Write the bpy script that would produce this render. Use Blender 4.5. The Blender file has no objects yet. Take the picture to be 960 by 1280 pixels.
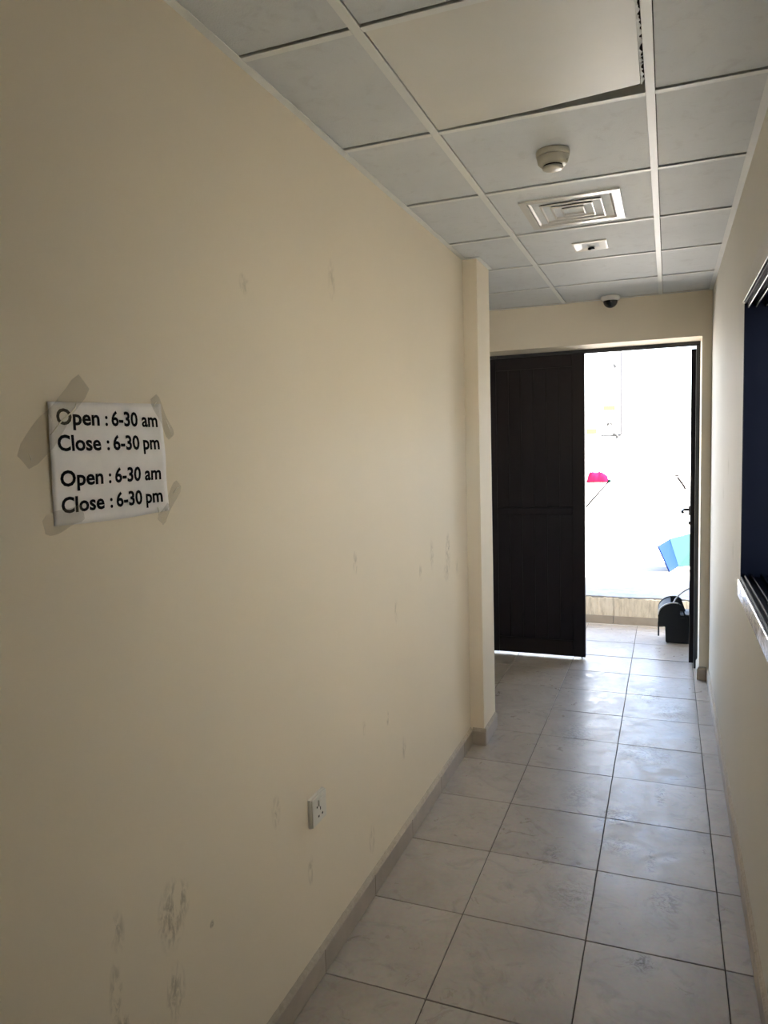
import bpy, bmesh, math, random
from mathutils import Vector, Matrix
random.seed(7)
scene = bpy.context.scene
col = scene.collection

# ------------------------------------------------------------------ camera
CZ = 1.5676
F_PX, YAW, PITCH, ROLL = 906.28, 0.3743, -0.0885, -0.0284
cam_d = bpy.data.cameras.new('camera'); cam = bpy.data.objects.new('camera', cam_d); col.objects.link(cam)
cam_d.sensor_fit = 'VERTICAL'; cam_d.sensor_height = 36.0; cam_d.lens = F_PX / 1280 * 36.0
cam_d.clip_start = 0.02; cam_d.clip_end = 300
fw = Vector((-math.sin(YAW) * math.cos(PITCH), math.cos(YAW) * math.cos(PITCH), math.sin(PITCH)))
rt = Vector((math.cos(YAW), math.sin(YAW), 0)); up = rt.cross(fw)
r2 = math.cos(ROLL) * rt + math.sin(ROLL) * up; u2 = -math.sin(ROLL) * rt + math.cos(ROLL) * up
M = Matrix((r2, u2, -fw)).transposed().to_4x4(); M.translation = (0, 0, CZ)
cam.matrix_world = M
scene.camera = cam

# ------------------------------------------------------------------ sky, sun, exposure
SUN_TO = Vector((0.62, -0.20, 1.0)).normalized()
world = bpy.data.worlds.new('world'); scene.world = world; world.use_nodes = True
wn = world.node_tree.nodes; wl = world.node_tree.links
sky = wn.new('ShaderNodeTexSky'); sky.sky_type = 'NISHITA'; sky.sun_disc = False
sky.sun_elevation = math.asin(SUN_TO.z); sky.sun_rotation = math.atan2(SUN_TO.x, SUN_TO.y)
sky.dust_density = 1.0; sky.air_density = 1.0; sky.ozone_density = 1.0
haze = wn.new('ShaderNodeMix'); haze.data_type = 'RGBA'; haze.blend_type = 'ADD'; haze.inputs[0].default_value = 1.0
haze.inputs[7].default_value = (0.62, 0.64, 0.67, 1)                    # bright desert haze over the whole sky
wl.new(sky.outputs[0], haze.inputs[6]); wl.new(haze.outputs[2], wn['Background'].inputs[0]); wn['Background'].inputs[1].default_value = 0.22
sun_d = bpy.data.lights.new('sun', 'SUN'); sun_d.energy = 19.0; sun_d.angle = 0.0093; sun_d.color = (1, 0.96, 0.90)
sun = bpy.data.objects.new('sun', sun_d); col.objects.link(sun)
sun.rotation_euler = SUN_TO.to_track_quat('Z', 'Y').to_euler()
sun.location = (4, -2, 12)
pd = bpy.data.lights.new('door_portal', 'AREA'); pd.shape = 'RECTANGLE'; pd.size = 0.72; pd.size_y = 2.17; pd.cycles.is_portal = True
po = bpy.data.objects.new('door_portal', pd); col.objects.link(po)
po.location = (-0.187, 5.36, 1.09); po.rotation_euler = (math.radians(-90), 0, 0)
RY0, RY1, RZ0, RZ1 = -.9, 1.6, 2.5, 3.2        # added high window of the unseen side room, sized to light the corridor
p2 = bpy.data.lights.new('side_room_portal', 'AREA'); p2.shape = 'RECTANGLE'; p2.size = RY1 - RY0; p2.size_y = RZ1 - RZ0; p2.cycles.is_portal = True
o2 = bpy.data.objects.new('side_room_portal', p2); col.objects.link(o2)
o2.location = (2.57, (RY0 + RY1) / 2, (RZ0 + RZ1) / 2); o2.rotation_euler = (math.radians(90), 0, math.radians(90))
QX0, QX1, QZ0, QZ1 = .75, 2.30, .6, 3.1      # second added window, in the near wall, for more corridor light
p3 = bpy.data.lights.new('side_room_portal', 'AREA'); p3.shape = 'RECTANGLE'; p3.size = QX1 - QX0; p3.size_y = QZ1 - QZ0; p3.cycles.is_portal = True
o3 = bpy.data.objects.new('side_room_portal', p3); col.objects.link(o3)
o3.location = ((QX0 + QX1) / 2, -1.26, (QZ0 + QZ1) / 2); o3.rotation_euler = (math.radians(90), 0, 0)
vs = scene.view_settings
vs.view_transform = 'Standard'; vs.look = 'None'; vs.gamma = 1.0; vs.use_curve_mapping = False
vs.exposure = 2.9
cy = scene.cycles
cy.max_bounces = 24; cy.diffuse_bounces = 16; cy.glossy_bounces = 8; cy.transparent_max_bounces = 12
cy.use_denoising = True; cy.sample_clamp_indirect = 8.0; cy.caustics_reflective = False

# ------------------------------------------------------------------ helpers
def bsdf(m): return m.node_tree.nodes['Principled BSDF']
def mat(name, rgb, rough=0.6, metal=0.0, spec=0.5):
    m = bpy.data.materials.new(name); m.use_nodes = True; b = bsdf(m)
    b.inputs['Base Color'].default_value = (*rgb, 1); b.inputs['Roughness'].default_value = rough
    b.inputs['Metallic'].default_value = metal; b.inputs['Specular IOR Level'].default_value = spec
    return m
def nd(m, t, **kw):
    n = m.node_tree.nodes.new(t)
    for k, v in kw.items(): setattr(n, k, v)
    return n
def lk(m, a, b): m.node_tree.links.new(a, b)
def noise(m, scale, detail=4, rough=0.55, coord=None, dist=0.0):
    n = nd(m, 'ShaderNodeTexNoise'); n.inputs['Scale'].default_value = scale; n.inputs['Detail'].default_value = detail
    n.inputs['Roughness'].default_value = rough; n.inputs['Distortion'].default_value = dist
    if coord is not None: lk(m, coord, n.inputs['Vector'])
    return n
def ramp(m, src, stops):
    r = nd(m, 'ShaderNodeValToRGB'); e = r.color_ramp.elements
    while len(e) < len(stops): e.new(0.5)
    for k, (p, c) in enumerate(stops):
        e[k].position = p; e[k].color = c if len(c) == 4 else (*c, 1)
    lk(m, src, r.inputs[0]); return r
def bump(m, src, strength, dist=0.002):
    b = nd(m, 'ShaderNodeBump'); b.inputs['Strength'].default_value = strength; b.inputs['Distance'].default_value = dist
    lk(m, src, b.inputs['Height']); lk(m, b.outputs[0], bsdf(m).inputs['Normal']); return b
def math_n(m, op, a, b=None, clamp=False):
    n = nd(m, 'ShaderNodeMath', operation=op, use_clamp=clamp)
    for i, v in enumerate((a, b)):
        if v is None: continue
        if isinstance(v, (int, float)): n.inputs[i].default_value = v
        else: lk(m, v, n.inputs[i])
    return n.outputs[0]
def mixc(m, fac, a, b, mode='MIX'):
    n = nd(m, 'ShaderNodeMix', data_type='RGBA', blend_type=mode)
    for i, v in ((0, fac), (6, a), (7, b)):
        if isinstance(v, (int, float)): n.inputs[i].default_value = v
        elif isinstance(v, tuple): n.inputs[i].default_value = (*v, 1)
        else: lk(m, v, n.inputs[i])
    return n.outputs[2]
def objpos(m): return nd(m, 'ShaderNodeNewGeometry').outputs['Position']
def rnd_coord(m, spread=40.0):
    """world position shifted by the object's random number, so that each piece has its own cloud"""
    g = objpos(m); o = nd(m, 'ShaderNodeObjectInfo')
    s = nd(m, 'ShaderNodeVectorMath', operation='SCALE'); s.inputs[0].default_value = (1.0, 0.7, 0.3); s.inputs[3].default_value = spread
    mu = math_n(m, 'MULTIPLY', o.outputs['Random'], spread); lk(m, mu, s.inputs[3])
    a = nd(m, 'ShaderNodeVectorMath', operation='ADD'); lk(m, g, a.inputs[0]); lk(m, s.outputs[0], a.inputs[1])
    return a.outputs[0], o.outputs['Random']

def setp(o, label=None, cat=None, kind=None, group=None):
    if label: o['label'] = label
    if cat: o['category'] = cat
    if kind: o['kind'] = kind
    if group: o['group'] = group
    return o
def link(name, me, m=None, parent=None):
    if isinstance(me, bmesh.types.BMesh):
        b = me; me = bpy.data.meshes.new(name); b.to_mesh(me); b.free()
    o = bpy.data.objects.new(name, me); col.objects.link(o)
    if m is not None and len(me.materials) == 0: me.materials.append(m)
    if parent is not None: o.parent = parent
    return o
def empty(name, loc=(0, 0, 0), rotz=0.0):
    o = bpy.data.objects.new(name, None); col.objects.link(o); o.location = loc; o.rotation_euler = (0, 0, rotz)
    o.empty_display_size = 0.1; return o
def abox(bm, x0, x1, y0, y1, z0, z1):
    v = [bm.verts.new((x, y, z)) for z in (z0, z1) for y in (y0, y1) for x in (x0, x1)]
    return [bm.faces.new([v[i] for i in f]) for f in ((0, 2, 3, 1), (4, 5, 7, 6), (0, 1, 5, 4), (2, 6, 7, 3), (0, 4, 6, 2), (1, 3, 7, 5))]
def boxbm(*a, bevel=0.0, seg=1):
    bm = bmesh.new(); abox(bm, *a)
    if bevel: bmesh.ops.bevel(bm, geom=list(bm.edges), offset=bevel, segments=seg, affect='EDGES', profile=0.5)
    return bm
def boxes(lst):
    bm = bmesh.new()
    for a in lst: abox(bm, *a)
    return bm
def lathe(profile, seg=40, smooth=True):
    bm = bmesh.new(); rings = []
    for r, z in profile:
        if r < 1e-6: rings.append([bm.verts.new((0, 0, z))])
        else: rings.append([bm.verts.new((r * math.cos(2 * math.pi * k / seg), r * math.sin(2 * math.pi * k / seg), z)) for k in range(seg)])
    for a, b in zip(rings, rings[1:]):
        for k in range(seg):
            k2 = (k + 1) % seg
            if len(a) == 1 and len(b) == 1: continue
            f = [a[0], b[k2], b[k]] if len(a) == 1 else [a[k], a[k2], b[0]] if len(b) == 1 else [a[k], a[k2], b[k2], b[k]]
            bm.faces.new(f)
    bmesh.ops.recalc_face_normals(bm, faces=bm.faces)
    for f in bm.faces: f.smooth = smooth
    return bm
def tube(pts, rad, seg=10, bm=None):
    bm = bm or bmesh.new(); pts = [Vector(p) for p in pts]; n = len(pts); rings = []
    rad = rad if isinstance(rad, (list, tuple)) else [rad] * n
    ref = Vector((0, 0, 1))
    for i, p in enumerate(pts):
        t = (pts[min(i + 1, n - 1)] - pts[max(i - 1, 0)]).normalized()
        if abs(t.dot(ref)) > 0.95: ref = Vector((1, 0.3, 0)).normalized()
        a = t.cross(ref).normalized(); b = t.cross(a)
        rings.append([bm.verts.new(p + rad[i] * (math.cos(2 * math.pi * k / seg) * a + math.sin(2 * math.pi * k / seg) * b)) for k in range(seg)])
    for r0, r1 in zip(rings, rings[1:]):
        for k in range(seg):
            f = bm.faces.new((r0[k], r0[(k + 1) % seg], r1[(k + 1) % seg], r1[k])); f.smooth = True
    bm.faces.new(rings[0][::-1]); bm.faces.new(rings[-1])
    bmesh.ops.recalc_face_normals(bm, faces=bm.faces)
    return bm
def prism(outline, t, axis='y'):
    """solid of a closed outline (u, v): axis y -> (u, 0..t, v); axis x -> (0..t, u, v); axis z -> (u, v, 0..t)"""
    def P(u, v, w): return (u, w, v) if axis == 'y' else (w, u, v) if axis == 'x' else (u, v, w)
    bm = bmesh.new(); a = [bm.verts.new(P(u, v, 0)) for u, v in outline]; b = [bm.verts.new(P(u, v, t)) for u, v in outline]
    bm.faces.new(a); bm.faces.new(b[::-1]); n = len(a)
    for k in range(n): bm.faces.new((a[k], b[k], b[(k + 1) % n], a[(k + 1) % n]))
    bmesh.ops.recalc_face_normals(bm, faces=bm.faces); return bm

# ------------------------------------------------------------------ measures of the place
XL, XR, YE = -0.9594, 0.2538, 5.030          # corridor walls, end wall face
ZC = 2.486                                   # underside of the ceiling grid
PX, PY0, PY1 = -0.886, 3.6014, 3.8627        # pillar
YB = -3.2                                    # back of the corridor
XREC = -2.1                                  # far side of the recess behind the pillar
YO = 5.42                                    # outer face of the end wall
FX = [-0.6331 + 0.4 * i for i in range(-4, 5)]
FY0 = 1.829
KY, KZ = 6.41, 0.24                          # kerb face and height
OX0, OX1, OZ = -1.285, 0.196, 2.208          # door opening
WY0, WY1, WZ0, WZ1 = 1.0, 2.92, 1.05, 2.05  # window opening

# ------------------------------------------------------------------ materials
def wall_material(name, rgb, smudges=()):
    m = mat(name, rgb, 0.7, 0, 0.15); g = objpos(m)
    n1 = noise(m, 1.3, 3, 0.5, g); n2 = noise(m, 35, 4, 0.6, g)
    c = mixc(m, n1.outputs[0], tuple(v * 0.94 for v in rgb), tuple(min(1, v * 1.05) for v in rgb))
    if smudges:
        sx = nd(m, 'ShaderNodeSeparateXYZ'); lk(m, g, sx.inputs[0]); tot = None
        for (y, z, ry, rz, amt) in smudges:
            a = math_n(m, 'DIVIDE', math_n(m, 'SUBTRACT', sx.outputs[1], y), ry); b = math_n(m, 'DIVIDE', math_n(m, 'SUBTRACT', sx.outputs[2], z), rz)
            d = math_n(m, 'ADD', math_n(m, 'MULTIPLY', a, a), math_n(m, 'MULTIPLY', b, b))
            v = math_n(m, 'MULTIPLY', math_n(m, 'SUBTRACT', 1.0, d, True), amt)
            tot = v if tot is None else math_n(m, 'MAXIMUM', tot, v)
        mp = nd(m, 'ShaderNodeMapping'); mp.inputs['Scale'].default_value = (1, 60, 26); mp.inputs['Rotation'].default_value = (0.5, 0, 0); lk(m, g, mp.inputs[0])
        sn = noise(m, 1.0, 5, 0.65, mp.outputs[0], 0.8)
        st = ramp(m, sn.outputs[0], [(0.44, (0, 0, 0)), (0.60, (1, 1, 1))])
        fac = math_n(m, 'MULTIPLY', math_n(m, 'MULTIPLY', tot, 1.0), st.outputs[0], True)
        c = mixc(m, fac, c, (0.20, 0.17, 0.12))
    lk(m, c, bsdf(m).inputs['Base Color'])
    h = math_n(m, 'ADD', math_n(m, 'MULTIPLY', n2.outputs[0], 0.25), noise(m, 5, 3, 0.5, g).outputs[0])
    bump(m, h, 0.25, 0.006); return m
CREAM = (0.775, 0.70, 0.57)
SM = [(3.25, 1.07, .05, .10, .55), (3.22, .99, .05, .06, .45), (3.00, 1.10, .03, .08, .4), (2.84, 1.045, .02, .04, .5), (2.169, 1.19, .02, .045, .4), (1.166, .606, .05, .085, .6), (1.20, .62, .03, .05, .5),
      (1.01, .67, .02, .05, .45), (1.165, .437, .035, .07, .5), (.996, .55, .02, .08, .5), (.99, .48, .05, .03, .7), (1.60, .616, .025, .05, .4), (2.06, 2.08, .03, .07, .25), (2.54, .944, .02, .05, .35),
      (2.42, .572, .015, .03, .5), (2.2, .618, .02, .03, .4), (1.557, 1.972, .025, .03, .35), (2.585, .39, .03, .05, .35), (2.24, .2, .03, .06, .35), (1.30, .50, .01, .01, .9), (1.78, .35, .02, .05, .35), (3.4, 0.98, .03, .05, .3)]
m_wall = wall_material('cream_wall_paint', CREAM, SM)
m_wall2 = wall_material('cream_plaster', CREAM)
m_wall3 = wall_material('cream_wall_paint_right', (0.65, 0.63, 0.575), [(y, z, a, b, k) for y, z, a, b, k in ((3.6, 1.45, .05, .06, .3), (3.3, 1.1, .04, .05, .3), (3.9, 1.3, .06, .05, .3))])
m_facade = wall_material('facade_render', (0.62, 0.56, 0.45))

m_tile = mat('floor_tile_glaze', (0.3, 0.28, 0.25), 0.42, 0, 0.42)
cc, rn = rnd_coord(m_tile)
cl = noise(m_tile, 3.2, 6, 0.6, cc, 0.6); fine = noise(m_tile, 60, 3, 0.6, cc)
c1 = ramp(m_tile, cl.outputs[0], [(0.25, (0.35, 0.315, 0.275)), (0.75, (0.475, 0.44, 0.395))])
g = objpos(m_tile)
sw = noise(m_tile, 7.0, 6, 0.66, g, 2.2)
swr = ramp(m_tile, sw.outputs[0], [(0.52, (0, 0, 0)), (0.70, (1, 1, 1))])
c2 = mixc(m_tile, math_n(m_tile, 'MULTIPLY', swr.outputs[0], 0.28), c1.outputs[0], (0.12, 0.105, 0.09))
sx = nd(m_tile, 'ShaderNodeSeparateXYZ'); lk(m_tile, g, sx.inputs[0]); tot = None
for (x, y, rx, ry, amt) in ((-.19, 3.06, .10, .10, .8), (-.02, 3.30, .03, .13, .8), (-.17, 2.82, .10, .09, .6), (-.05, 2.74, .025, .12, .7), (0, 2.52, .06, .10, .6), (-.06, 2.18, .04, .05, .8), (.03, 4.38, .10, .2, .6), (-.1, 4.62, .1, .2, .6), (-.35, 3.2, .1, .15, .5), (-.1, 3.75, .16, .2, .6), (-.4, 2.7, .05, .07, .5), (-.45, 3.9, .12, .2, .5), (-.3, 2.45, .1, .12, .4)):
    a = math_n(m_tile, 'DIVIDE', math_n(m_tile, 'SUBTRACT', sx.outputs[0], x), rx); b = math_n(m_tile, 'DIVIDE', math_n(m_tile, 'SUBTRACT', sx.outputs[1], y), ry)
    v = math_n(m_tile, 'MULTIPLY', math_n(m_tile, 'SUBTRACT', 1.0, math_n(m_tile, 'ADD', math_n(m_tile, 'MULTIPLY', a, a), math_n(m_tile, 'MULTIPLY', b, b)), True), amt)
    tot = v if tot is None else math_n(m_tile, 'MAXIMUM', tot, v)
scuff = ramp(m_tile, noise(m_tile, 26, 5, 0.7, g, 2.5).outputs[0], [(0.46, (0, 0, 0)), (0.58, (1, 1, 1))])
c2 = mixc(m_tile, math_n(m_tile, 'MULTIPLY', tot, scuff.outputs[0], True), c2, (0.13, 0.115, 0.10))
c3 = mixc(m_tile, 0.22, c2, fine.outputs[1], 'SOFT_LIGHT')
br = math_n(m_tile, 'ADD', math_n(m_tile, 'MULTIPLY', rn, 0.10), 0.95)
hs = nd(m_tile, 'ShaderNodeHueSaturation'); lk(m_tile, c3, hs.inputs['Color']); lk(m_tile, br, hs.inputs['Value'])
lk(m_tile, hs.outputs[0], bsdf(m_tile).inputs['Base Color'])
rr = ramp(m_tile, noise(m_tile, 9, 6, 0.65, g, 1.5).outputs[0], [(0.3, (0.24,) * 3), (0.7, (0.50,) * 3)])
lk(m_tile, rr.outputs[0], bsdf(m_tile).inputs['Roughness'])
bump(m_tile, fine.outputs[0], 0.08, 0.001)
m_grout = mat('dark_grout', (0.09, 0.08, 0.07), 0.9)
m_skirt = mat('skirting_tile_glaze', (0.27, 0.235, 0.19), 0.45)
cc, rn = rnd_coord(m_skirt)
lk(m_skirt, ramp(m_skirt, noise(m_skirt, 6, 5, 0.6, cc).outputs[0], [(0.3, (0.33, 0.29, 0.24)), (0.7, (0.42, 0.37, 0.31))]).outputs[0], bsdf(m_skirt).inputs['Base Color'])
m_mortar = mat('mortar', (0.36, 0.32, 0.26), 0.9)
g = objpos(m_mortar)
lk(m_mortar, ramp(m_mortar, noise(m_mortar, 45, 5, 0.7, g).outputs[0], [(0.3, (0.40, 0.35, 0.28)), (0.7, (0.50, 0.45, 0.37))]).outputs[0], bsdf(m_mortar).inputs['Base Color'])
bump(m_mortar, noise(m_mortar, 120, 4, 0.6, g).outputs[0], 0.6, 0.003)

m_ctile = mat('ceiling_tile_mineral', (0.5, 0.5, 0.48), 0.6, 0, 0.2)
cc, rn = rnd_coord(m_ctile)
ca = noise(m_ctile, 2.2, 5, 0.6, cc); fi = noise(m_ctile, 220, 2, 0.6, cc)
c1 = ramp(m_ctile, ca.outputs[0], [(0.25, (0.58, 0.61, 0.63)), (0.75, (0.67, 0.70, 0.72))])
gm = noise(m_ctile, 16, 6, 0.7, cc, 0.6); gr = ramp(m_ctile, gm.outputs[0], [(0.54, (0, 0, 0)), (0.72, (1, 1, 1))])
c2 = mixc(m_ctile, math_n(m_ctile, 'MULTIPLY', gr.outputs[0], 0.20), c1.outputs[0], (0.24, 0.23, 0.215))
lk(m_ctile, c2, bsdf(m_ctile).inputs['Base Color'])
bump(m_ctile, fi.outputs[0], 0.6, 0.002)
m_panel = mat('smooth_ceiling_panel', (0.56, 0.54, 0.49), 0.42, 0, 0.42)
g = objpos(m_panel); pc = noise(m_panel, 3, 4, 0.55, g)
lk(m_panel, ramp(m_panel, pc.outputs[0], [(0.3, (0.66, 0.655, 0.61)), (0.75, (0.72, 0.715, 0.68))]).outputs[0], bsdf(m_panel).inputs['Base Color'])
m_tee = mat('white_grid_metal', (0.74, 0.76, 0.75), 0.45, 0, 0.5)
m_white = mat('white_plastic', (0.68, 0.66, 0.60), 0.38)
m_cream_pl = mat('aged_cream_plastic', (0.46, 0.44, 0.37), 0.35)
m_whmetal = mat('white_enamel', (0.74, 0.73, 0.70), 0.25)
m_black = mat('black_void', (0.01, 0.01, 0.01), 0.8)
m_dome = mat('smoked_dome', (0.012, 0.012, 0.014), 0.06)
m_slab = mat('raw_concrete', (0.04, 0.039, 0.037), 0.95)
m_door = mat('dark_brown_aluminium', (0.014, 0.010, 0.012), 0.42, 0, 0.3)
bump(m_door, noise(m_door, 500, 2, 0.5, objpos(m_door)).outputs[0], 0.06, 0.0004)
m_frame = mat('charcoal_frame_aluminium', (0.030, 0.032, 0.036), 0.34, 0, 0.5)
m_winf = mat('black_window_aluminium', (0.002, 0.0035, 0.010), 0.5, 0, 0.03)
m_chrome = mat('polished_trim', (0.62, 0.62, 0.64), 0.16, 0.9)
bump(m_chrome, noise(m_chrome, 14, 4, 0.6, objpos(m_chrome), 0.6).outputs[0], 0.5, 0.01)
m_strip = mat('pale_stone_strip', (0.55, 0.52, 0.47), 0.35)
m_glass = mat('window_glass', (0.9, 0.95, 1.0), 0.02); bsdf(m_glass).inputs['Transmission Weight'].default_value = 1.0; bsdf(m_glass).inputs['IOR'].default_value = 1.45
m_dark = mat('side_room_paint', (0.82, 0.80, 0.76), 0.8)
m_paper = mat('white_paper', (0.66, 0.645, 0.64), 0.6)
lk(m_paper, ramp(m_paper, noise(m_paper, 18, 4, 0.6, objpos(m_paper)).outputs[0], [(0.3, (0.76, 0.74, 0.74)), (0.7, (0.84, 0.82, 0.82))]).outputs[0], bsdf(m_paper).inputs['Base Color'])
m_ink = mat('black_ink', (0.006, 0.006, 0.007), 0.8, 0, 0.1)
m_tape = mat('clear_tape', (0.28, 0.23, 0.11), 0.12, 0, 0.5); bsdf(m_tape).inputs['Alpha'].default_value = 0.24
bump(m_tape, noise(m_tape, 90, 3, 0.6, objpos(m_tape), 0.5).outputs[0], 0.6, 0.003)
m_slot = mat('slot_black', (0.01, 0.01, 0.01), 0.6)
m_bucket = mat('charcoal_plastic', (0.025, 0.030, 0.034), 0.6, 0, .3)
m_rim = mat('pale_grey_plastic', (0.62, 0.63, 0.64), 0.4)
m_kerb = mat('kerb_concrete', (0.55, 0.50, 0.42), 0.9)
cc, rn = rnd_coord(m_kerb)
mp = nd(m_kerb, 'ShaderNodeMapping'); mp.inputs['Scale'].default_value = (24, 24, 4); lk(m_kerb, cc, mp.inputs[0])
lk(m_kerb, ramp(m_kerb, noise(m_kerb, 1.5, 6, 0.7, mp.outputs[0]).outputs[0], [(0.35, (0.52, 0.46, 0.36)), (0.55, (0.74, 0.67, 0.55)), (0.8, (0.78, 0.73, 0.63))]).outputs[0], bsdf(m_kerb).inputs['Base Color'])
bump(m_kerb, noise(m_kerb, 90, 5, 0.7, cc).outputs[0], 0.7, 0.006)
m_coping = mat('pale_coping', (0.66, 0.66, 0.66), 0.85)
g = objpos(m_coping); lk(m_coping, ramp(m_coping, noise(m_coping, 7, 6, 0.7, g, 0.7).outputs[0], [(0.35, (0.19, 0.20, 0.21)), (0.6, (0.25, 0.25, 0.255))]).outputs[0], bsdf(m_coping).inputs['Base Color'])
bump(m_coping, noise(m_coping, 40, 5, 0.7, g).outputs[0], 0.5, 0.006)
m_ground = mat('pale_sand', (0.62, 0.58, 0.52), 0.95)
g = objpos(m_ground); lk(m_ground, ramp(m_ground, noise(m_ground, 1.2, 8, 0.65, g).outputs[0], [(0.3, (0.235, 0.222, 0.205)), (0.7, (0.285, 0.27, 0.25))]).outputs[0], bsdf(m_ground).inputs['Base Color'])
bump(m_ground, noise(m_ground, 12, 6, 0.7, g).outputs[0], 0.25, 0.02)

# ------------------------------------------------------------------ structure: floors
def shared_tiles(parent, name, cells, z0, z1, m, bevel=0.0012, zj=0.0):
    cache = {}
    for (x0, x1, y0, y1) in cells:
        k = (round(x1 - x0, 4), round(y1 - y0, 4))
        if k not in cache:
            me = bpy.data.meshes.new(name); b = boxbm(-k[0] / 2, k[0] / 2, -k[1] / 2, k[1] / 2, z0, z1, bevel=bevel); b.to_mesh(me); b.free(); me.materials.append(m); cache[k] = me
        o = link(name, cache[k], None, parent); o.location = ((x0 + x1) / 2, (y0 + y1) / 2, random.uniform(-zj, zj))
floor = setp(link('floor', boxes([(XREC, XR + .1, YB, YO, -0.12, -0.004)]), m_grout), 'floor of greige square cement-look tiles with dark joints', 'floor', 'structure')
GJ = 0.0016
bl, brr = XL + 0.0125, XR - 0.0125
cells = []
for j in range(-13, 9):
    y0, y1 = FY0 + .4 * j + GJ, FY0 + .4 * (j + 1) - GJ
    y1 = min(y1, YO - 0.002); y0 = max(y0, YB)
    if y1 - y0 < .02: continue
    xs = [bl - .012] + FX[4:7] + [brr + .012]
    rec = y0 > PY1 - 0.3
    if rec: xs = [-2.0331, -1.6331, -1.2331, -0.8331 - 0.2, -0.6331] + FX[5:7] + [brr + .012] if False else [FX[0] - .0, FX[1], FX[2], FX[3]] + FX[4:7] + [brr + .012]
    for a, b in zip(xs, xs[1:]): cells.append((a + GJ, b - GJ, y0, y1))
shared_tiles(floor, 'floor_tile', cells, -0.008, 0.0, m_tile, zj=0.0006)
patio = setp(link('patio', boxes([(-3.2, 2.2, YO, KY - .012, -0.12, -0.004)]), m_grout), 'tiled patio outside the open door up to the kerb', 'patio', 'structure')
cells = []
for j in range(8, 12):
    y0, y1 = max(FY0 + .4 * j + GJ, YO + .002), min(FY0 + .4 * (j + 1) - GJ, KY - .013)
    if y1 - y0 < .03: continue
    for i in range(-6, 7):
        x0 = -0.6331 + .4 * i; cells.append((x0 + GJ, x0 + .4 - GJ, y0, y1))
shared_tiles(patio, 'floor_tile', cells, -0.008, 0.0, m_tile, zj=0.0006)

# ------------------------------------------------------------------ structure: walls
def wav(bm): return bm
ZT = 2.80
setp(link('wall_left', boxes([(XL - .15, XL, YB, PY1, 0, ZT)]), m_wall), 'long cream painted wall on the left with scuffs', 'wall', 'structure')
setp(link('pillar', boxbm(XL, PX, PY0, PY1, 0, ZC, bevel=0.003, seg=2), m_wall2), 'narrow cream pillar projecting at the end of the left wall', 'pillar', 'structure')
setp(link('wall_recess', boxes([(XREC - .15, XREC, PY1 - .15, YE, 0, ZT), (XREC, XL - .15, PY1 - .15, PY1, 0, ZT)]), m_wall2), 'cream walls of the recess behind the pillar', 'wall', 'structure')
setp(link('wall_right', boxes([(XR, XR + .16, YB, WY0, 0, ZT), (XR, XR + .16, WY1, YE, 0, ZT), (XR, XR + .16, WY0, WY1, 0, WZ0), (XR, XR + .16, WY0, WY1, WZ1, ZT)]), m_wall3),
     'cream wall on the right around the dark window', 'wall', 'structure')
setp(link('wall_end', boxes([(-6, OX0, YE, YO, 0, 7.6), (OX1, 6, YE, YO, 0, 7.6), (OX0, OX1, YE, YO, OZ, 7.6)]), m_wall2), 'cream end wall around the double door', 'wall', 'structure')
setp(link('wall_back', boxes([(XL, XR, YB - .15, YB, 0, ZT)]), m_wall2), 'cream wall behind the viewer', 'wall', 'structure')
SX = XR + .16
setp(link('wall_side_room', boxes([(SX + 2.0, SX + 2.15, -1.1, 4.2, 0, RZ0), (SX + 2.0, SX + 2.15, -1.1, 4.2, RZ1, 3.4), (SX + 2.0, SX + 2.15, -1.1, RY0, RZ0, RZ1), (SX + 2.0, SX + 2.15, RY1, 4.2, RZ0, RZ1),
     (SX, SX + 2.15, -1.25, -1.1, 0, QZ0), (SX, SX + 2.15, -1.25, -1.1, QZ1, 3.4), (SX, QX0, -1.25, -1.1, QZ0, QZ1), (QX1, SX + 2.15, -1.25, -1.1, QZ0, QZ1), (SX, SX + 2.15, 4.2, 4.35, 0, 3.4), (SX, SX + 2.15, -1.25, 4.35, -.1, 0), (SX, SX + 2.15, -1.25, 4.35, 3.3, 3.5), (SX - .14, SX, -1.25, 4.35, ZT, 3.4)]), m_dark),
     'unseen pale room behind the window, with windows added to light the corridor', 'room', 'structure')  # room fitted with made-up windows so that it fills the corridor with daylight
setp(link('blocker', boxes([(SX + 2.15, SX + 3.15, -2.05, 3.0, 3.3, 3.42), (SX, SX + 2.15, -2.05, -1.25, 3.3, 3.42)]), m_slab), 'unseen added canopy outside the side room', 'blocker', 'structure')  # out of view, added to keep direct sun off the side room windows

setp(link('patio_blocker', boxes([(-3.2, 2.2, YO, 6.80, 2.75, 2.90)]), m_facade), 'unseen added canopy over the patio outside the door', 'blocker', 'structure')  # out of view, added to cut the sky light on the patio

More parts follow.
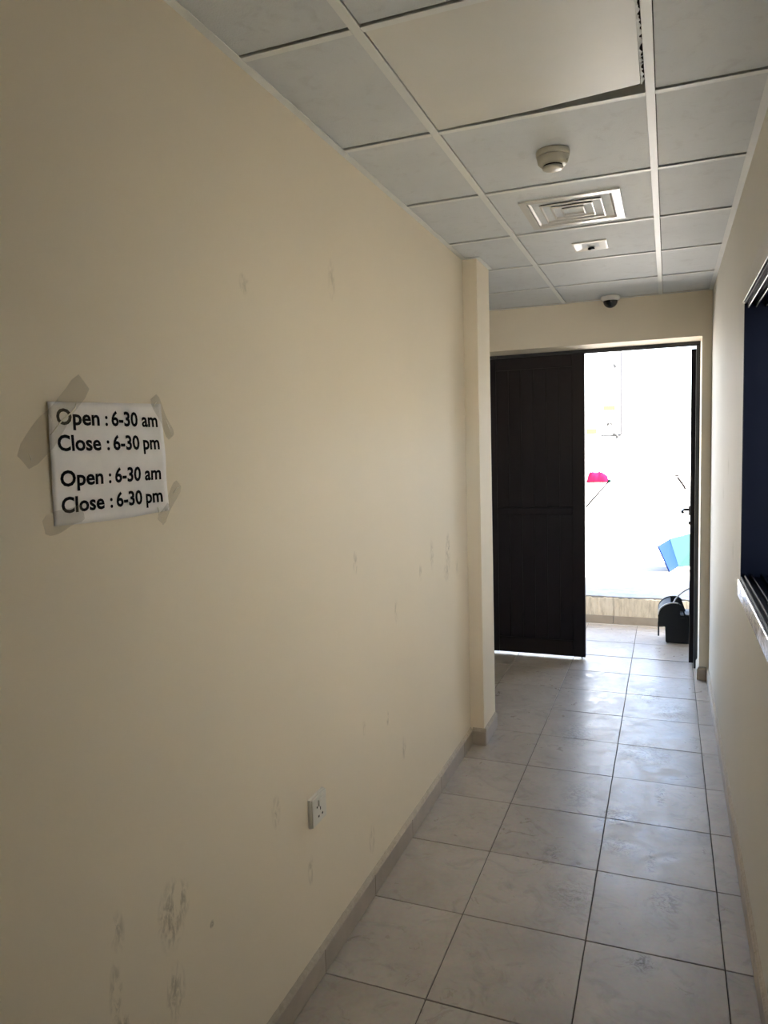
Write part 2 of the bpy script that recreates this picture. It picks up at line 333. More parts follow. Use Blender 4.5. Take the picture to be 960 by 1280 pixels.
# ------------------------------------------------------------------ structure: ceiling
ceil = setp(link('ceiling', boxes([(XREC - .15, XR + .02, YB - .15, YE, ZT, ZT + .5)]), m_slab), 'suspended ceiling of grey mineral tiles in a white metal grid', 'ceiling', 'structure')
L1, L2, C0, CP = -0.647, -0.049, 1.564, 0.5853
CJ = [C0 + CP * j for j in range(-8, 6)]
HB = 0.0105
ZT0, ZT1 = ZC + .0042, ZC + .017
cells = []
rows = [y for y in CJ if y > YB] ; rows = [YB] + rows + [YE]
for y0, y1 in zip(rows, rows[1:]):
    rec = y0 > PY1 - 0.05
    cols = ([XREC, L1 - 1.196, L1 - .598] if rec else [XL]) + [L1, L2, XR]
    for x0, x1 in zip(cols, cols[1:]):
        special = abs(y0 - C0) < .01 and x0 == L1
        if special: continue
        cells.append((x0 + (.0135 if x0 in (L1, L2) else .012), x1 - .005, y0 + .004, y1 - (.0155 if y1 < YE else .01)))
shared_tiles(ceil, 'ceiling_tile', cells, ZT0, ZT1, m_ctile, bevel=0.001, zj=0.0)
# the ill-fitting smooth panel: its far edge falls short of the bar towards the right
pan = [(L1 + .014, C0 + .006), (L2 - .021, C0 + .006), (L2 - .0235, C0 + CP - .058), (L1 + .30, C0 + CP - .026), (L1 + .014, C0 + CP - .013)]
bm = prism(pan, .012, 'z'); bmesh.ops.translate(bm, verts=bm.verts, vec=(0, 0, ZC + .0042))
setp(link('ceiling_tile', bm, m_panel, ceil), 'plain smooth panel with a dark gap at its far edge')
bm = bmesh.new(); yy = C0 + .02; prev = None
while yy < C0 + CP - .055:                                     # torn foil edge beside the panel
    w = random.uniform(.002, .010); a = bm.verts.new((L2 - .0215, yy, ZC + .003)); b = bm.verts.new((L2 - .0215 + w, yy, ZC + .003 + random.uniform(0, .004)))
    if prev: bm.faces.new((prev[0], prev[1], b, a))
    prev = (a, b); yy += random.uniform(.004, .010)
f = bmesh.ops.extrude_face_region(bm, geom=list(bm.faces)); bmesh.ops.translate(bm, verts=[v for v in f['geom'] if isinstance(v, bmesh.types.BMVert)], vec=(0, 0, .0008))
link('torn_edge', bm, m_tee, ceil)
def tee(x0, x1, y0, y1, name):
    lx, ly = x1 - x0, y1 - y0; b = boxbm(x0, x1, y0, y1, ZC, ZC + .004, bevel=0.0008)
    if lx > ly: abox(b, x0, x1, (y0 + y1) / 2 - .0012, (y0 + y1) / 2 + .0012, ZC + .004, ZC + .04)
    else: abox(b, (x0 + x1) / 2 - .0012, (x0 + x1) / 2 + .0012, y0, y1, ZC + .004, ZC + .04)
    link(name, b, m_tee, ceil)
for x in (L1, L2): tee(x - .012, x + .012, YB, YE - .001, 'main_tee')
for x in (L1 - .598, L1 - 1.196): tee(x - .012, x + .012, PY1, YE - .001, 'main_tee')
for y in CJ:
    if y < YB + .05: continue
    cs = ([XREC, L1 - 1.196, L1 - .598] if y > PY1 else [XL]) + [L1, L2, XR]
    for a, b in zip(cs, cs[1:]):
        tee(a + (.0122 if a not in (XL, XREC) else .002), b - (.0122 if b != XR else .002), y - HB, y + HB * .9, 'cross_tee')
for a in ((XL, XL + .022, YB, PY0), (XR - .022, XR, YB, YE), (XREC, XR - .022, YE - .022, YE), (PX, PX + .02, PY0, PY1), (XL + .022, PX + .02, PY0 - .02, PY0)):
    link('wall_angle', boxes([(*a, ZC - .0015, ZC + .0005)]), m_tee, ceil)

# ------------------------------------------------------------------ skirting
def mortar_bead(p0, p1, out, z, parent, base=.0, h=.016):
    """irregular bead of mortar along the top of the skirting, from p0 to p1, standing off the wall along out"""
    p0, p1, out = Vector(p0), Vector(p1), Vector(out); n = max(2, int((p1 - p0).length / .018)); bm = bmesh.new(); pr = None
    for k in range(n + 1):
        p = p0.lerp(p1, k / n); w = .0105 + random.uniform(-.001, .001); hh = h * random.uniform(.94, 1.04)
        q = [p + Vector((0, 0, z)), p + out * w + Vector((0, 0, z)), p + out * w * .55 + Vector((0, 0, z + hh * .6)), p + Vector((0, 0, z + hh))]
        q = [bm.verts.new(v) for v in q]
        if pr:
            for i in range(4): bm.faces.new((pr[i], pr[(i + 1) % 4], q[(i + 1) % 4], q[i]))
        else: bm.faces.new(q)
        pr = q
    bm.faces.new(pr[::-1]); bmesh.ops.recalc_face_normals(bm, faces=bm.faces)
    link('mortar_bead', bm, m_mortar, parent)
SH, ST = .074, .012
def skirting(name, label, runs):
    """runs: (axis, start, end, wall coordinate, outward sign, joints)"""
    e = setp(empty(name), label, 'skirting', 'structure')
    for ax, s, t, w, sg, joints in runs:
        cuts = [s] + [j for j in joints if s + .02 < j < t - .02] + [t]
        for a, b in zip(cuts, cuts[1:]):
            lo, hi = sorted((w, w + sg * ST))
            bx = (lo, hi, a + .0009, b - .0009, 0.001, SH) if ax == 'y' else (a + .0009, b - .0009, lo, hi, 0.001, SH)
            link('skirting_tile', boxbm(*bx, bevel=.0012), m_skirt, e)
        if ax == 'y': mortar_bead((w, s, 0), (w, t, 0), (sg, 0, 0), SH, e)
        else: mortar_bead((s, w, 0), (t, w, 0), (0, sg, 0), SH, e)
J = [FY0 + .4 * j for j in range(-14, 10)]
skirting('baseboard_left', 'greige tile skirting along the left wall', [('y', YB, PY0, XL, 1, J)])
skirting('baseboard_pillar', 'greige tile skirting wrapped around the pillar foot', [('x', XL + ST, PX + ST, PY0, -1, []), ('y', PY0, PY1, PX, 1, [])])
skirting('baseboard_right', 'greige tile skirting along the right wall', [('y', YB, YE, XR, -1, J)])
skirting('baseboard_end', 'short greige skirting beside the right door jamb', [('x', OX1, XR - ST, YE, -1, []), ('y', YE, YE + .2, OX1, -1, []), ('x', XREC, OX0, YE, -1, [-1.6])])

# ------------------------------------------------------------------ door frame and leaves
FY = 5.285                                                     # inner face of the door frame
fr = setp(empty('trim_1', (0, 0, 0)), 'dark aluminium frame of the double door', 'door frame', 'structure')
link('jamb', boxes([(OX1 - .024, OX1, FY, FY + .065, 0, OZ - .022), (OX1 - .034, OX1 - .024, FY + .03, FY + .055, 0, OZ - .022)][:1]), m_frame, fr)
link('jamb', boxes([(OX0, OX0 + .024, FY, FY + .065, 0, OZ - .022)]), m_frame, fr)
link('head', boxbm(OX0, OX1, FY, FY + .065, OZ - .022, OZ, bevel=.002), m_frame, fr)
link('stop_bead', boxes([(OX0 + .024, OX1 - .024, FY + .012, FY + .022, OZ - .028, OZ - .022)]), m_frame, fr)
def leaf_parts(root, w, h, t, hinge=None):
    """leaf in the local x-z plane, x 0..w, y 0..t (y=0 is the room side)"""
    st, rail, z0 = .085, .11, .0
    for x in (0, w - st): link('stile', boxbm(x, x + st, 0, t, z0, h, bevel=.002), m_door, root)
    zs = [(0, .115), (h * .478, h * .478 + .05), (h - .085, h)]
    for a, b in zs: link('rail', boxbm(st + .0005, w - st - .0005, .002, t - .002, a, b, bevel=.002), m_door, root)
    link('core_panel', boxes([(st, w - st, .012, t - .012, .1, h - .08)]), m_door, root)
    n = 6; pw = (w - 2 * st) / n
    for (a, b) in ((.115, h * .478), (h * .478 + .05, h - .085)):
        for k in range(n):
            link('plank', boxbm(st + k * pw + .0004, st + (k + 1) * pw - .0004, .007, t - .007, a + .0005, b - .0005, bevel=.0015), m_door, root)
LW, LH, LT = .718, 2.168, .042
d1 = setp(empty('door_1', (OX0 + .025, FY + .006, .016)), 'dark brown panelled door leaf standing closed on the left', 'door', 'structure')
leaf_parts(d1, LW - .004, LH, LT)
bm = tube([(LW - .03, .02, -.014), (LW - .03, .02, .03)], .005); link('floor_bolt', bm, m_whmetal, d1)
d2 = setp(empty('door_2', (OX1 - .019, FY + .066, .018)), 'dark door leaf swung open outwards on the right, seen edge on', 'door', 'structure')
d2.rotation_euler = (0, 0, math.radians(88.5))
leaf_parts(d2, LW - .004, 2.150, .034)
# lever handle and keyhole on the room side of the open leaf (local y<0 faces the doorway after the turn)
def leaf_local(*p): return p
hy = .034
hp = link('handle_plate', boxbm(.622, .660, hy, hy + .010, .968, 1.042, bevel=.002), m_frame, d2)
link('handle_lever', tube([(.64, hy + .008, 1.012), (.64, hy + .046, 1.012), (.632, hy + .052, 1.010), (.57, hy + .055, 1.004), (.53, hy + .050, 1.0)], [.012, .012, .012, .012, .011]), m_frame, hp)
link('keyhole', boxbm(.628, .654, hy, hy + .012, .895, .922, bevel=.003), m_frame, d2)

# ------------------------------------------------------------------ window in the right wall
win = setp(empty('window_1', (XR, WY1, WZ0)), 'black framed window standing open in the right wall', 'window', 'structure')
def wb(name, m, *a, bevel=.0015):
    x0, x1, y0, y1, z0, z1 = a
    o = link(name, boxbm(x0 - XR, x1 - XR, y0 - WY1, y1 - WY1, z0 - WZ0, z1 - WZ0, bevel=bevel), m, win); return o
D = .155
wb('jamb', m_winf, XR - .004, XR + D, WY1 - .012, WY1 - .0005, WZ0 + .0005, WZ1 - .0005)
wb('jamb', m_winf, XR - .004, XR + D, WY0 + .0005, WY0 + .012, WZ0 + .0005, WZ1 - .0005)
wb('head', m_winf, XR - .004, XR + D, WY0 + .012, WY1 - .012, WZ1 - .012, WZ1 - .0005)
wb('bottom_track', m_winf, XR - .004, XR + D, WY0 + .012, WY1 - .012, WZ0 + .0005, WZ0 + .012)
for x in (.006, .030, .062, .094):
    wb('track_rib', m_frame, XR + x, XR + x + .005, WY0 + .012, WY1 - .012, WZ1 - .028, WZ1 - .012)
    wb('track_rib', m_winf, XR + x, XR + x + .005, WY0 + .012, WY1 - .012, WZ0 + .012, WZ0 + .024)
yc = WY0 + .55
sash = wb('sash', m_winf, XR + .068, XR + .092, WY0 + .014, yc, WZ0 + .026, WZ0 + .066)
for a in ((XR + .068, XR + .092, WY0 + .014, yc, WZ1 - .07, WZ1 - .03), (XR + .068, XR + .092, WY0 + .014, WY0 + .054, WZ0 + .066, WZ1 - .07), (XR + .068, XR + .092, yc - .04, yc, WZ0 + .066, WZ1 - .07)): wb('sash', m_winf, *a)
wb('pane', m_glass, XR + .077, XR + .083, WY0 + .054, yc - .04, WZ0 + .066, WZ1 - .07, bevel=0)
tr = setp(empty('trim_2', (XR, WY1, WZ1)), 'strip of pale stone tiles above the dark window', 'trim', 'structure')
y = WY1 + .045
for k in range(7):
    y1 = max(y - (.30 if k == 0 else .27), WY0 - .05)
    if y - y1 > .02: link('strip_tile', boxbm(-.006, .0005, y1 - WY1 + .001, y - WY1 - .001, .001, .072, bevel=.001), m_strip, tr)
    y = y1
setp(link('trim_3', boxbm(XR - .012, XR, WY0 - .05, WY1 + .004, WZ0 - .062, WZ0 - .001, bevel=.002), m_chrome), 'shiny silver trim strip under the dark window', 'trim', 'structure')

# ------------------------------------------------------------------ paper notice
NY, NZ, NW, NH = .924, 1.452, .296, .212
sign = setp(empty('paper_notice', (XL, NY, NZ)), 'white paper notice with opening times taped to the left wall', 'notice')
def curl(u, v):                                                # how far the sheet stands off the wall
    a, b = u / NW, v / NH
    return .0012 + .004 * max(0, 1 - a * 6) ** 2 * b + .006 * max(0, (a - .8) / .2) ** 2 * (1 - b) + .0012 * math.sin(3.1 * a + 2.0) * math.sin(5 * b) ** 2 + .0015 * max(0, 1 - abs(b - .5) * 5)
bm = bmesh.new(); nu, nv = 28, 20; gv = [[None] * (nv + 1) for _ in range(nu + 1)]
for i in range(nu + 1):
    for j in range(nv + 1):
        u, v = NW * i / nu, NH * j / nv
        vz = v + .010 * (u / NW - .5) * (v / NH) - .004 * math.sin(math.pi * u / NW) * (1 - v / NH)
        gv[i][j] = bm.verts.new((curl(u, v), u, vz))
for i in range(nu):
    for j in range(nv):
        f = bm.faces.new((gv[i][j], gv[i + 1][j], gv[i + 1][j + 1], gv[i][j + 1])); f.smooth = True
ex = bmesh.ops.extrude_face_region(bm, geom=list(bm.faces)); bmesh.ops.translate(bm, verts=[q for q in ex['geom'] if isinstance(q, bmesh.types.BMVert)], vec=(-.0003, 0, 0))
bmesh.ops.recalc_face_normals(bm, faces=bm.faces)
link('sheet', bm, m_paper, sign)
LINES = [('Open : 6-30 am', 1.6225), ('Close : 6-30 pm', 1.578), ('Open : 6-30 am', 1.5175), ('Close : 6-30 pm', 1.472)]
SPANS = {'Open': (0, .390), 'Close': (0, .388), ':': (.443, .469), '6-30': (.506, .780), 'am': (.823, 1.0), 'pm': (.820, 1.0)}
for txt, bz in LINES:
    b = bmesh.new()
    for word in txt.split():
        cu = bpy.data.curves.new('lettering', 'FONT'); cu.body = word; cu.size = 1.0; cu.offset = .0275; cu.resolution_u = 3
        to = bpy.data.objects.new('tmp_text', cu); col.objects.link(to)
        dg = bpy.context.evaluated_depsgraph_get(); me = bpy.data.meshes.new_from_object(to.evaluated_get(dg))
        bpy.data.objects.remove(to); bpy.data.curves.remove(cu)
        n0 = len(b.verts); b.from_mesh(me); bpy.data.meshes.remove(me); b.verts.ensure_lookup_table()
        vv = b.verts[n0:]; xs = [v.co.x for v in vv]; x0, x1 = min(xs), max(xs); a0, a1 = SPANS[word]
        for v in vv:
            u = (.942 - NY) + (a0 + (v.co.x - x0) / (x1 - x0) * (a1 - a0)) * .263; w = bz - NZ + v.co.y * .0272 / .72 * (1.0 if word != ':' else .95)
            v.co = (curl(u, w) + .0006, u, w)
    bmesh.ops.triangulate(b, faces=b.faces)
    for f in b.faces:
        f.normal_update()
        if f.normal.x < 0: f.normal_flip()
    link('lettering', b, m_ink, sign)
def tape(p0, p1, w, wob=.004):
    p0, p1 = Vector(p0), Vector(p1); d = (p1 - p0); n = 10; s = Vector((-d.y, d.x)).normalized(); b = bmesh.new(); pr = None
    for k in range(n + 1):
        t = k / n; p = p0.lerp(p1, t); ww = w * (1 + .15 * math.sin(7 * t + p0.x * 90)) / 2 * (.72 if k in (0, n) else 1)
        row = []
        for e in (-1, -.3, .4, 1):
            q = p + s * (ww * e); u, v = q.x - NY, q.y - NZ
            off = curl(min(max(u, 0), NW), min(max(v, 0), NH)) if (0 <= u <= NW and 0 <= v <= NH) else .0008
            row.append(b.verts.new((off + .0012 + wob * .35 * random.random() * (abs(e) < .9), q.x - NY, q.y - NZ)))
        if pr:
            for i in range(3): f = b.faces.new((pr[i], pr[i + 1], row[i + 1], row[i])); f.smooth = True
        pr = row
    bmesh.ops.recalc_face_normals(b, faces=b.faces)
    return link('tape', b, m_tape, sign)
t1 = tape((1.012, 1.698), (.870, 1.560), .046); t2 = tape((1.196, 1.682), (1.246, 1.602), .026); tape((.902, 1.452), (.990, 1.470), .034); t4 = tape((1.262, 1.505), (1.196, 1.430), .026)
m_glint = mat('tape_glint', (0.80, 0.77, 0.68), 0.2)  # highlights along the tape folds, put in as pale ridges
def crease_glint(par, pts):
    link('crease_glint', tube([(.0075, y - NY, z - NZ) for y, z in pts], [.0007] + [.0012] * (len(pts) - 2) + [.0006], 6), m_glint, par)
crease_glint(t1, [(.924, 1.604), (.950, 1.628), (.972, 1.642), (.982, 1.650), (.984, 1.658)]); crease_glint(t1, [(.877, 1.574), (.880, 1.568), (.882, 1.561)])
crease_glint(t2, [(1.188, 1.661), (1.194, 1.668), (1.203, 1.674)]); crease_glint(t2, [(1.225, 1.636), (1.232, 1.622), (1.241, 1.606)])
crease_glint(t4, [(1.183, 1.462), (1.186, 1.456), (1.188, 1.447)]); crease_glint(t4, [(1.235, 1.486), (1.248, 1.496), (1.258, 1.498)])

# ------------------------------------------------------------------ socket
sk = setp(empty('wall_socket', (XL, 1.821, .521)), 'white three-pin wall socket with rocker switch low on the left wall', 'socket')
link('back_box', boxbm(0, .010, -.046, .046, -.043, .043, bevel=.002, seg=2), m_white, sk)
pl = link('face_plate', boxbm(.010, .0155, -.0445, .0445, -.0415, .0415, bevel=.0025, seg=2), m_white, sk)
link('rocker_switch', boxbm(.0155, .0205, -.011, .020, .010, .030, bevel=.0018), m_white, pl)
for (y, z, a, b) in ((.004, -.001, .0022, .0045), (-.007, -.021, .0036, .0030), (.016, -.021, .0036, .0030), (-.016, .010, .003, .003)):
    link('pin_slot', boxbm(.0154, .0159, y - a, y + a, z - b, z + b), m_slot, pl)

# ------------------------------------------------------------------ ceiling fittings
sd = setp(empty('smoke_detector', (-.346, 2.437, ZC + .004)), 'round cream smoke detector on the ceiling tile', 'smoke detector')
link('base', lathe([(0, 0), (.052, 0), (.053, -.004), (.052, -.016), (.0495, -.018), (0, -.018)]), m_cream_pl, sd)
link('body', lathe([(0, -.0185), (.0485, -.0185), (.050, -.022), (.047, -.036), (.040, -.043), (.034, -.044), (0, -.044)]), m_cream_pl, sd)
link('vent_ring', lathe([(0, -.0445), (.030, -.0445), (.030, -.049), (0, -.049)]), m_black, sd)
link('cap', lathe([(0, -.0492), (.033, -.0492), (.032, -.054), (.024, -.057), (0, -.058)]), m_cream_pl, sd)
link('indicator', lathe([(0, 0), (.003, 0), (.002, -.002), (0, -.0025)], 12), m_slot, sd).location = (.044, -.012, -.0345)

df = setp(empty('air_diffuser', (-.356, 3.060, ZC + .004)), 'square white four-way air diffuser with nested louvres in the ceiling', 'air vent')
def ring(ho, hi, zo, zi, t=.0012):
    b = bmesh.new(); rows = []
    for h, z in ((ho, zo), (hi, zi), (hi - .0005, zi + t), (ho - t, zo + t)):
        rows.append([b.verts.new((sx * h, sy * h, z)) for sx, sy in ((-1, -1), (1, -1), (1, 1), (-1, 1))])
    for r0, r1 in zip(rows, rows[1:] + rows[:1]):
        for k in range(4): b.faces.new((r0[k], r0[(k + 1) % 4], r1[(k + 1) % 4], r1[k]))
    bmesh.ops.recalc_face_normals(b, faces=b.faces); b.faces.ensure_lookup_table()
    for f in b.faces[8:12]: f.material_index = 1                # shade on the back of the vane, painted black
    return b
def flat_ring(ho, hi, z0, z1):
    return boxes([(-ho, ho, -ho, -hi, z0, z1), (-ho, ho, hi, ho, z0, z1), (-ho, -hi, -hi, hi, z0, z1), (hi, ho, -hi, hi, z0, z1)])
link('frame', flat_ring(.186, .157, -.007, -.0005), m_whmetal, df)
link('neck', boxes([(-.156, .156, -.156, -.154, -.0005, .10), (-.156, .156, .154, .156, -.0005, .10), (-.156, -.154, -.154, .154, -.0005, .10), (.154, .156, -.154, .154, -.0005, .10), (-.154, .154, -.154, .154, .098, .10)]), m_black, df)
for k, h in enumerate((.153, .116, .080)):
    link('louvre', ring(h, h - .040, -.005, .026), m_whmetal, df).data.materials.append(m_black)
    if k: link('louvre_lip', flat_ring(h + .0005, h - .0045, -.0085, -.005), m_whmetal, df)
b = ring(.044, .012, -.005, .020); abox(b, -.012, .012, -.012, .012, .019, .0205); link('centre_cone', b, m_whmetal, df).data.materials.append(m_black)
link('louvre_lip', flat_ring(.0445, .0395, -.0085, -.005), m_whmetal, df)

sp = setp(empty('ceiling_sensor', (-.346, 3.640, ZC + .004)), 'small square white sensor plate on the ceiling beyond the air vent', 'sensor')
b = flat_ring(.078, .070, -.005, -.0005); link('frame', b, m_white, sp)
b = bmesh.new(); q = [b.verts.new((sx * .070, sy * .070, -.0045)) for sx, sy in ((-1, -1), (1, -1), (1, 1), (-1, 1))]; c = b.verts.new((0, .01, .006))
for k in range(4): b.faces.new((q[k], q[(k + 1) % 4], c))
b.faces.new(q[::-1]) if False else None
link('dished_plate', b, m_white, sp)
link('lens', lathe([(0, .0), (.014, .0), (.017, -.005), (.013, -.009), (0, -.010)], 24), m_dome, sp).location = (.0, .042, -.001)

dc = setp(empty('dome_camera', (-.346, 4.925, ZC - .0015)), 'white dome security camera with black dome above the door', 'camera')
link('base', lathe([(0, 0), (.058, 0), (.059, -.004), (.058, -.018), (.052, -.027), (.046, -.029), (0, -.029)]), m_whmetal, dc)
link('dome', lathe([(.0445, -.0292)] + [(.0445 * math.cos(a), -.0292 - .043 * math.sin(a)) for a in [math.pi / 2 * k / 10 for k in range(1, 10)]] + [(0, -.0722)]), m_dome, dc)

# ------------------------------------------------------------------ outside: kerb and ground
kerb = setp(empty('kerb', (0, KY, 0)), 'low concrete kerb along the edge of the patio', 'kerb', 'structure')
x = -3.226
while x < 2.1:
    b = bmesh.new(); n = 16; rowsv = []
    for k in range(n + 1):
        xx = x + .0015 + (.397) * k / n; j1, j2 = random.uniform(-.004, .003), random.uniform(-.007, .003)
        rowsv.append([b.verts.new(v) for v in ((xx, .0, 0), (xx, j1, .12), (xx, .004 + j1, KZ - .014 + j2), (xx, .028, KZ - .004), (xx, .06, KZ - .004), (xx, .06, 0))])
    for r0, r1 in zip(rowsv, rowsv[1:]):
        for i in range(6): b.faces.new((r0[i], r0[(i + 1) % 6], r1[(i + 1) % 6], r1[i]))
    b.faces.new(rowsv[0][::-1]); b.faces.new(rowsv[-1]); bmesh.ops.recalc_face_normals(b, faces=b.faces)
    link('kerb_block', b, m_kerb, kerb)
    link('skirting_tile', boxbm(x + .001, x + .399, -.0115, -.0005, .001, .074, bevel=.001), m_skirt, kerb)
    x += .4
b = bmesh.new(); nx, ny = 110, 10; gv = [[b.verts.new((-3.226 + 5.6 * i / nx, .012 + .44 * j / ny + (random.uniform(-.006, .004) if j == 0 else 0), KZ + random.uniform(-.003, .003))) for j in range(ny + 1)] for i in range(nx + 1)]
for i in range(nx):
    for j in range(ny): b.faces.new((gv[i][j], gv[i + 1][j], gv[i + 1][j + 1], gv[i][j + 1]))
ex = bmesh.ops.extrude_face_region(b, geom=list(b.faces)); bmesh.ops.translate(b, verts=[q for q in ex['geom'] if isinstance(q, bmesh.types.BMVert)], vec=(0, 0, -.03))
bmesh.ops.recalc_face_normals(b, faces=b.faces)
link('coping', b, m_coping, kerb)
def gz(x, y): return KZ - .006 + max(0, min(y, 31) - 12) * .079
b = bmesh.new()
xs = [-45, -25, -14, -8, -5, -3.3] + [-3.3 + .2 * k for k in range(1, 29)] + [4, 7, 12, 25, 45]
ys = [KY + .06 + .2 * k for k in range(0, 24)] + [11.5, 12, 13, 14, 15, 17, 19, 22, 25, 28, 31, 36, 45, 60, 90]
gv = [[b.verts.new((x, y, gz(x, y) + (random.uniform(-.008, .004) if y > 7 else -.004))) for y in ys] for x in xs]
for i in range(len(xs) - 1):
    for j in range(len(ys) - 1):
        f = b.faces.new((gv[i][j], gv[i + 1][j], gv[i + 1][j + 1], gv[i][j + 1])); f.smooth = True
setp(link('ground', b, m_ground), 'glaring pale sandy ground outside beyond the kerb', 'ground', 'structure')

m_pave = mat('bounce_paving', (0.58, 0.55, 0.50), 0.9)
g = objpos(m_pave); lk(m_pave, ramp(m_pave, noise(m_pave, 2, 6, 0.6, g).outputs[0], [(0.3, (0.54, 0.51, 0.46)), (0.7, (0.62, 0.59, 0.54))]).outputs[0], bsdf(m_pave).inputs['Base Color'])
setp(link('bounce_ground', boxes([(SX + 2.15, 40, -20, YO - .4, -.12, -.02), (SX, SX + 2.15, -20, -1.26, -.12, -.02)]), m_pave), 'unseen added yard outside the side room', 'reflector', 'structure')  # unseen ground, made pale to throw sunlight into the side room

# ------------------------------------------------------------------ mop bucket outside the door
bk = setp(empty('mop_bucket', (0, 5.905, 0)), 'charcoal plastic mop bucket with wringer outside the open door', 'bucket')
b = bmesh.new(); rowsv = []
for z, x0, x1, y0, y1 in ((.002, -.008, .165, .0, .20), (.12, -.012, .170, -.004, .205), (.23, -.016, .175, -.006, .21)):
    rowsv.append([b.verts.new(v) for v in ((x0, y0, z), (x1, y0, z), (x1, y1, z), (x0, y1, z))])
for r0, r1 in zip(rowsv, rowsv[1:]):
    for k in range(4): b.faces.new((r0[k], r0[(k + 1) % 4], r1[(k + 1) % 4], r1[k]))
b.faces.new(rowsv[0][::-1]); b.faces.new(rowsv[-1])
bmesh.ops.recalc_face_normals(b, faces=b.faces)
bmesh.ops.bevel(b, geom=[e for e in b.edges], offset=.006, segments=2, affect='EDGES'); link('tub', b, m_bucket, bk)
# arched cheek plates of the wringer: a front and a rear one, with the curved hood between them
def cheek(dx, dz, hole=True):
    pts = [(-.063 + dx, .128), (-.063 + dx, .225 + dz)]
    for k in range(1, 12):
        a = math.pi - math.pi * .62 * k / 12
        pts.append((.055 + dx + .118 * math.cos(a), .222 + dz + .098 * math.sin(a)))
    pts += [(.105 + dx, .300 + dz), (.165 + dx, .150)]
    return pts
ch = cheek(0, 0)
outer = ch
b = bmesh.new()
hole = [(.092, .282), (.106, .278), (.128, .205), (.095, .205)]
vo = [b.verts.new((u, -.012, v)) for u, v in outer]; vh = [b.verts.new((u, -.012, v)) for u, v in hole]
eds = [b.edges.new((vo[k], vo[(k + 1) % len(vo)])) for k in range(len(vo))] + [b.edges.new((vh[k], vh[(k + 1) % 4])) for k in range(4)]
bmesh.ops.triangle_fill(b, use_beauty=True, use_dissolve=False, edges=eds)
ex = bmesh.ops.extrude_face_region(b, geom=list(b.faces)); bmesh.ops.translate(b, verts=[q for q in ex['geom'] if isinstance(q, bmesh.types.BMVert)], vec=(0, .006, 0))
bmesh.ops.recalc_face_normals(b, faces=b.faces); link('wringer_cheek', b, m_bucket, bk)
b = prism(cheek(-.002, .028), .006, 'y'); bmesh.ops.translate(b, verts=b.verts, vec=(0, .125, 0)); link('wringer_cheek', b, m_bucket, bk)
arch = [( -.063, .225)] + [(.055 + .118 * math.cos(math.pi - math.pi * .62 * k / 12), .222 + .098 * math.sin(math.pi - math.pi * .62 * k / 12)) for k in range(1, 12)]
b = bmesh.new(); pr = None
for u, v in arch[:9]:
    r = [b.verts.new(q) for q in ((u, -.006, v - .004), (u - .001, .125, v + .022), (u + .004, .125, v + .017), (u + .005, -.006, v - .009))]
    if pr:
        for k in range(4): b.faces.new((pr[k], pr[(k + 1) % 4], r[(k + 1) % 4], r[k]))
    else: b.faces.new(r)
    pr = r
b.faces.new(pr[::-1]); bmesh.ops.recalc_face_normals(b, faces=b.faces); link('wringer_hood', b, m_bucket, bk)
link('rim', tube([(u, -.014, v) for u, v in arch], .0052, 8), m_rim, bk)
link('spout_leg', boxbm(-.066, -.054, -.012, .03, .055, .16, bevel=.002), m_bucket, bk)
link('press_handle', tube([(.046, -.004, .318), (.060, .01, .345), (.085, .02, .375), (.115, .03, .402), (.150, .04, .424), (.20, .05, .440)], .0055, 8), m_rim, bk)
link('scrap', boxbm(.096, .124, .0, .004, .208, .228, bevel=.001), m_rim, bk)

# ------------------------------------------------------------------ things lying outside in the sun
cb = setp(empty('blue_carton', (.027, 7.754, KZ)), 'blue and turquoise printed carton leaning over on the sunny ground', 'carton')
m_blue = mat('blue_print', (0.003, 0.0108, 0.052), 0.6, 0, .05); m_cyan = mat('turquoise_print', (0.013, 0.034, 0.032), 0.6, 0, .05); m_cw = mat('white_card', (0.7, 0.7, 0.7), 0.6)
def slab(name, q, t, m, parent):
    q = [Vector(v) for v in q]; nrm = (q[1] - q[0]).cross(q[3] - q[0]).normalized() * t
    b = bmesh.new(); a = [b.verts.new(v) for v in q]; c = [b.verts.new(v + nrm) for v in q]
    b.faces.new(a); b.faces.new(c[::-1])
    for k in range(4): b.faces.new((a[k], c[k], c[(k + 1) % 4], a[(k + 1) % 4]))
    bmesh.ops.recalc_face_normals(b, faces=b.faces); return link(name, b, m, parent)
slab('blue_side', [(0, 0, .003), (.083, .35, .003), (-.006, .37, .285), (-.112, .0, .262)], -.012, m_blue, cb)
slab('blue_band', [(-.068, 0.0, .150), (.012, .36, .160), (.006, .36, .175), (-.0725, .0, .165)], .0015, m_cyan, cb)
slab('turquoise_side', [(.085, .355, .003), (.42, .62, .003), (.36, .60, .37), (-.003, .375, .29)], -.012, m_cyan, cb)
slab('blue_mark', [(.22, .50, .22), (.28, .545, .23), (.27, .54, .34), (.21, .495, .33)], .0025, m_blue, cb)
slab('white_flap', [(-.113, 0, .264), (-.007, .37, .287), (-.030, .372, .350), (-.140, .002, .335)], -.006, m_cw, cb)
slab('white_flap', [(-.004, .376, .292), (.36, .60, .373), (.345, .615, .43), (-.025, .39, .355)], -.006, m_cw, cb)
m_rod = mat('grey_rod', (0.012, 0.012, 0.012), 0.7, 0, 0)
setp(link('thin_rod', tube([(.16, 7.80, .246), (.42, 7.98, .246), (.70, 8.22, .246)], .006, 8), m_rod), 'thin grey rod lying beside the blue carton', 'rod')

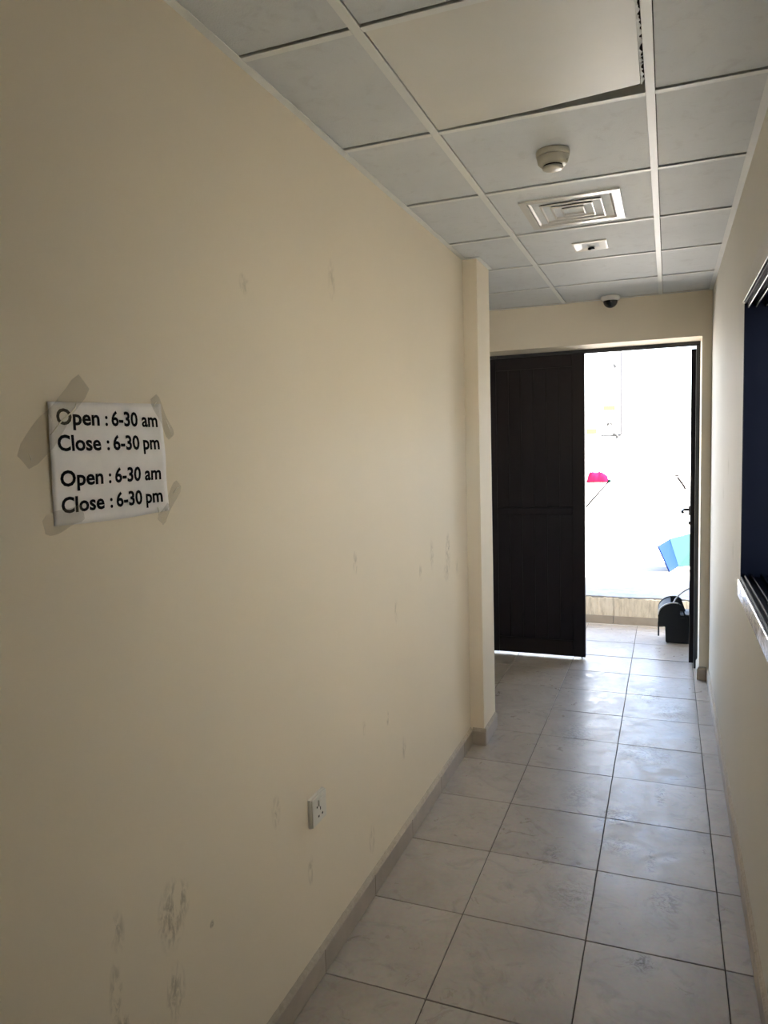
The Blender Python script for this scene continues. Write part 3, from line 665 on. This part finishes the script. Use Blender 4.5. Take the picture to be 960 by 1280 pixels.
pk = bmesh.new(); nx, ny = 22, 14; PC = Vector((-1.50, 17.3, gz(0, 17.3)))
gv = []
for i in range(nx + 1):
    r = []
    for j in range(ny + 1):
        a, c = i / nx * 2 - 1, j / ny * 2 - 1; e = max(0, 1 - abs(a) ** 4) * max(0, 1 - c * c)
        r.append(pk.verts.new((a * .24 * (1 - .12 * c * c), c * .20, .01 + .20 * e ** .5 * (1 + .10 * math.sin(7 * a + 3 * c) + .06 * math.sin(15 * a - 5 * c) - .12 * a))))
    gv.append(r)
for i in range(nx):
    for j in range(ny):
        f = pk.faces.new((gv[i][j], gv[i + 1][j], gv[i + 1][j + 1], gv[i][j + 1])); f.smooth = True
ex = bmesh.ops.extrude_face_region(pk, geom=list(pk.faces)); bmesh.ops.translate(pk, verts=[q for q in ex['geom'] if isinstance(q, bmesh.types.BMVert)], vec=(0, 0, -.008))
bmesh.ops.recalc_face_normals(pk, faces=pk.faces)
m_pink = mat('pink_cloth', (0.11, 0.0032, 0.0135), 0.9, 0, 0)
o = setp(link('pink_cloth', pk, m_pink), 'crumpled bright pink cloth lying on the far sunny ground', 'cloth'); o.location = PC
pl_ = setp(empty('leaning_pole', (-1.40, 13.75, gz(0, 13.75))), 'thin pale pole with a teal tip leaning in the sun outside', 'pole')
link('shaft', tube([(0, 0, 0), (.405, .02, .47)], .017, 8), mat('grey_pole', (.022, .022, .023), .8, 0, 0), pl_)
link('tip', tube([(.395, .02, .46), (.43, .021, .50)], [.030, .024], 8), mat('teal_plastic', (.003, .012, .010), .8, 0, 0), pl_)
setp(link('bent_wire', tube([(.14, 16.0, gz(0, 16) + .28), (.21, 16.0, gz(0, 16) + .285), (.19, 16.0, gz(0, 16) + .24), (.31, 16.02, gz(0, 16) + .06), (.34, 16.02, gz(0, 16) - .01)], .021, 8), mat('dark_wire', (.008, .007, .007), .8, 0, 0)), 'small bent wire sticking out of the sunny ground', 'wire')

# far white building with yellow signs
bd = setp(empty('far_building', (-1.724, 30, 1.68)), 'far white building with yellow signs seen through the doorway', 'building')
m_bw = mat('white_render', (.72, .72, .72), .8); m_yel = mat('yellow_sign', (.52, .52, .042), .8, 0, 0); m_gl = mat('grey_metal', (.05, .05, .05), .8, 0, 0)
link('wall', boxes([(-9, 0, 0, 7, 0, 8)]), m_bw, bd)
link('corner_pipe', tube([(.03, -.06, .12), (.03, -.06, 8)], .042, 8), mat('pipe_grey', (.085, .085, .09), .8, 0, 0), bd)
link('base_strip', boxes([(-.75, .02, -.03, -.001, .08, .15)]), m_gl, bd)
for a in ((-.66, -.21, 1.10, 1.27), (-1.30, -.90, .20, .40)): link('yellow_sign', boxbm(a[0], a[1], -.04, -.001, a[2], a[3], bevel=.005), m_yel, bd)
link('wall_lamp', lathe([(0, 0), (.05, 0), (.06, -.10), (.04, -.20), (0, -.21)], 16), m_gl, bd).location = (-.21, -.08, 2.92)
link('pipe_bend', tube([(-.50, -.04, .52), (-.45, -.08, .60), (-.38, -.08, .61), (-.33, -.04, .54)], .05, 8), m_gl, bd)
link('pipe_bend', tube([(-.28, -.04, .20), (-.15, -.08, .14), (-.12, -.06, .02)], .055, 8), m_gl, bd)
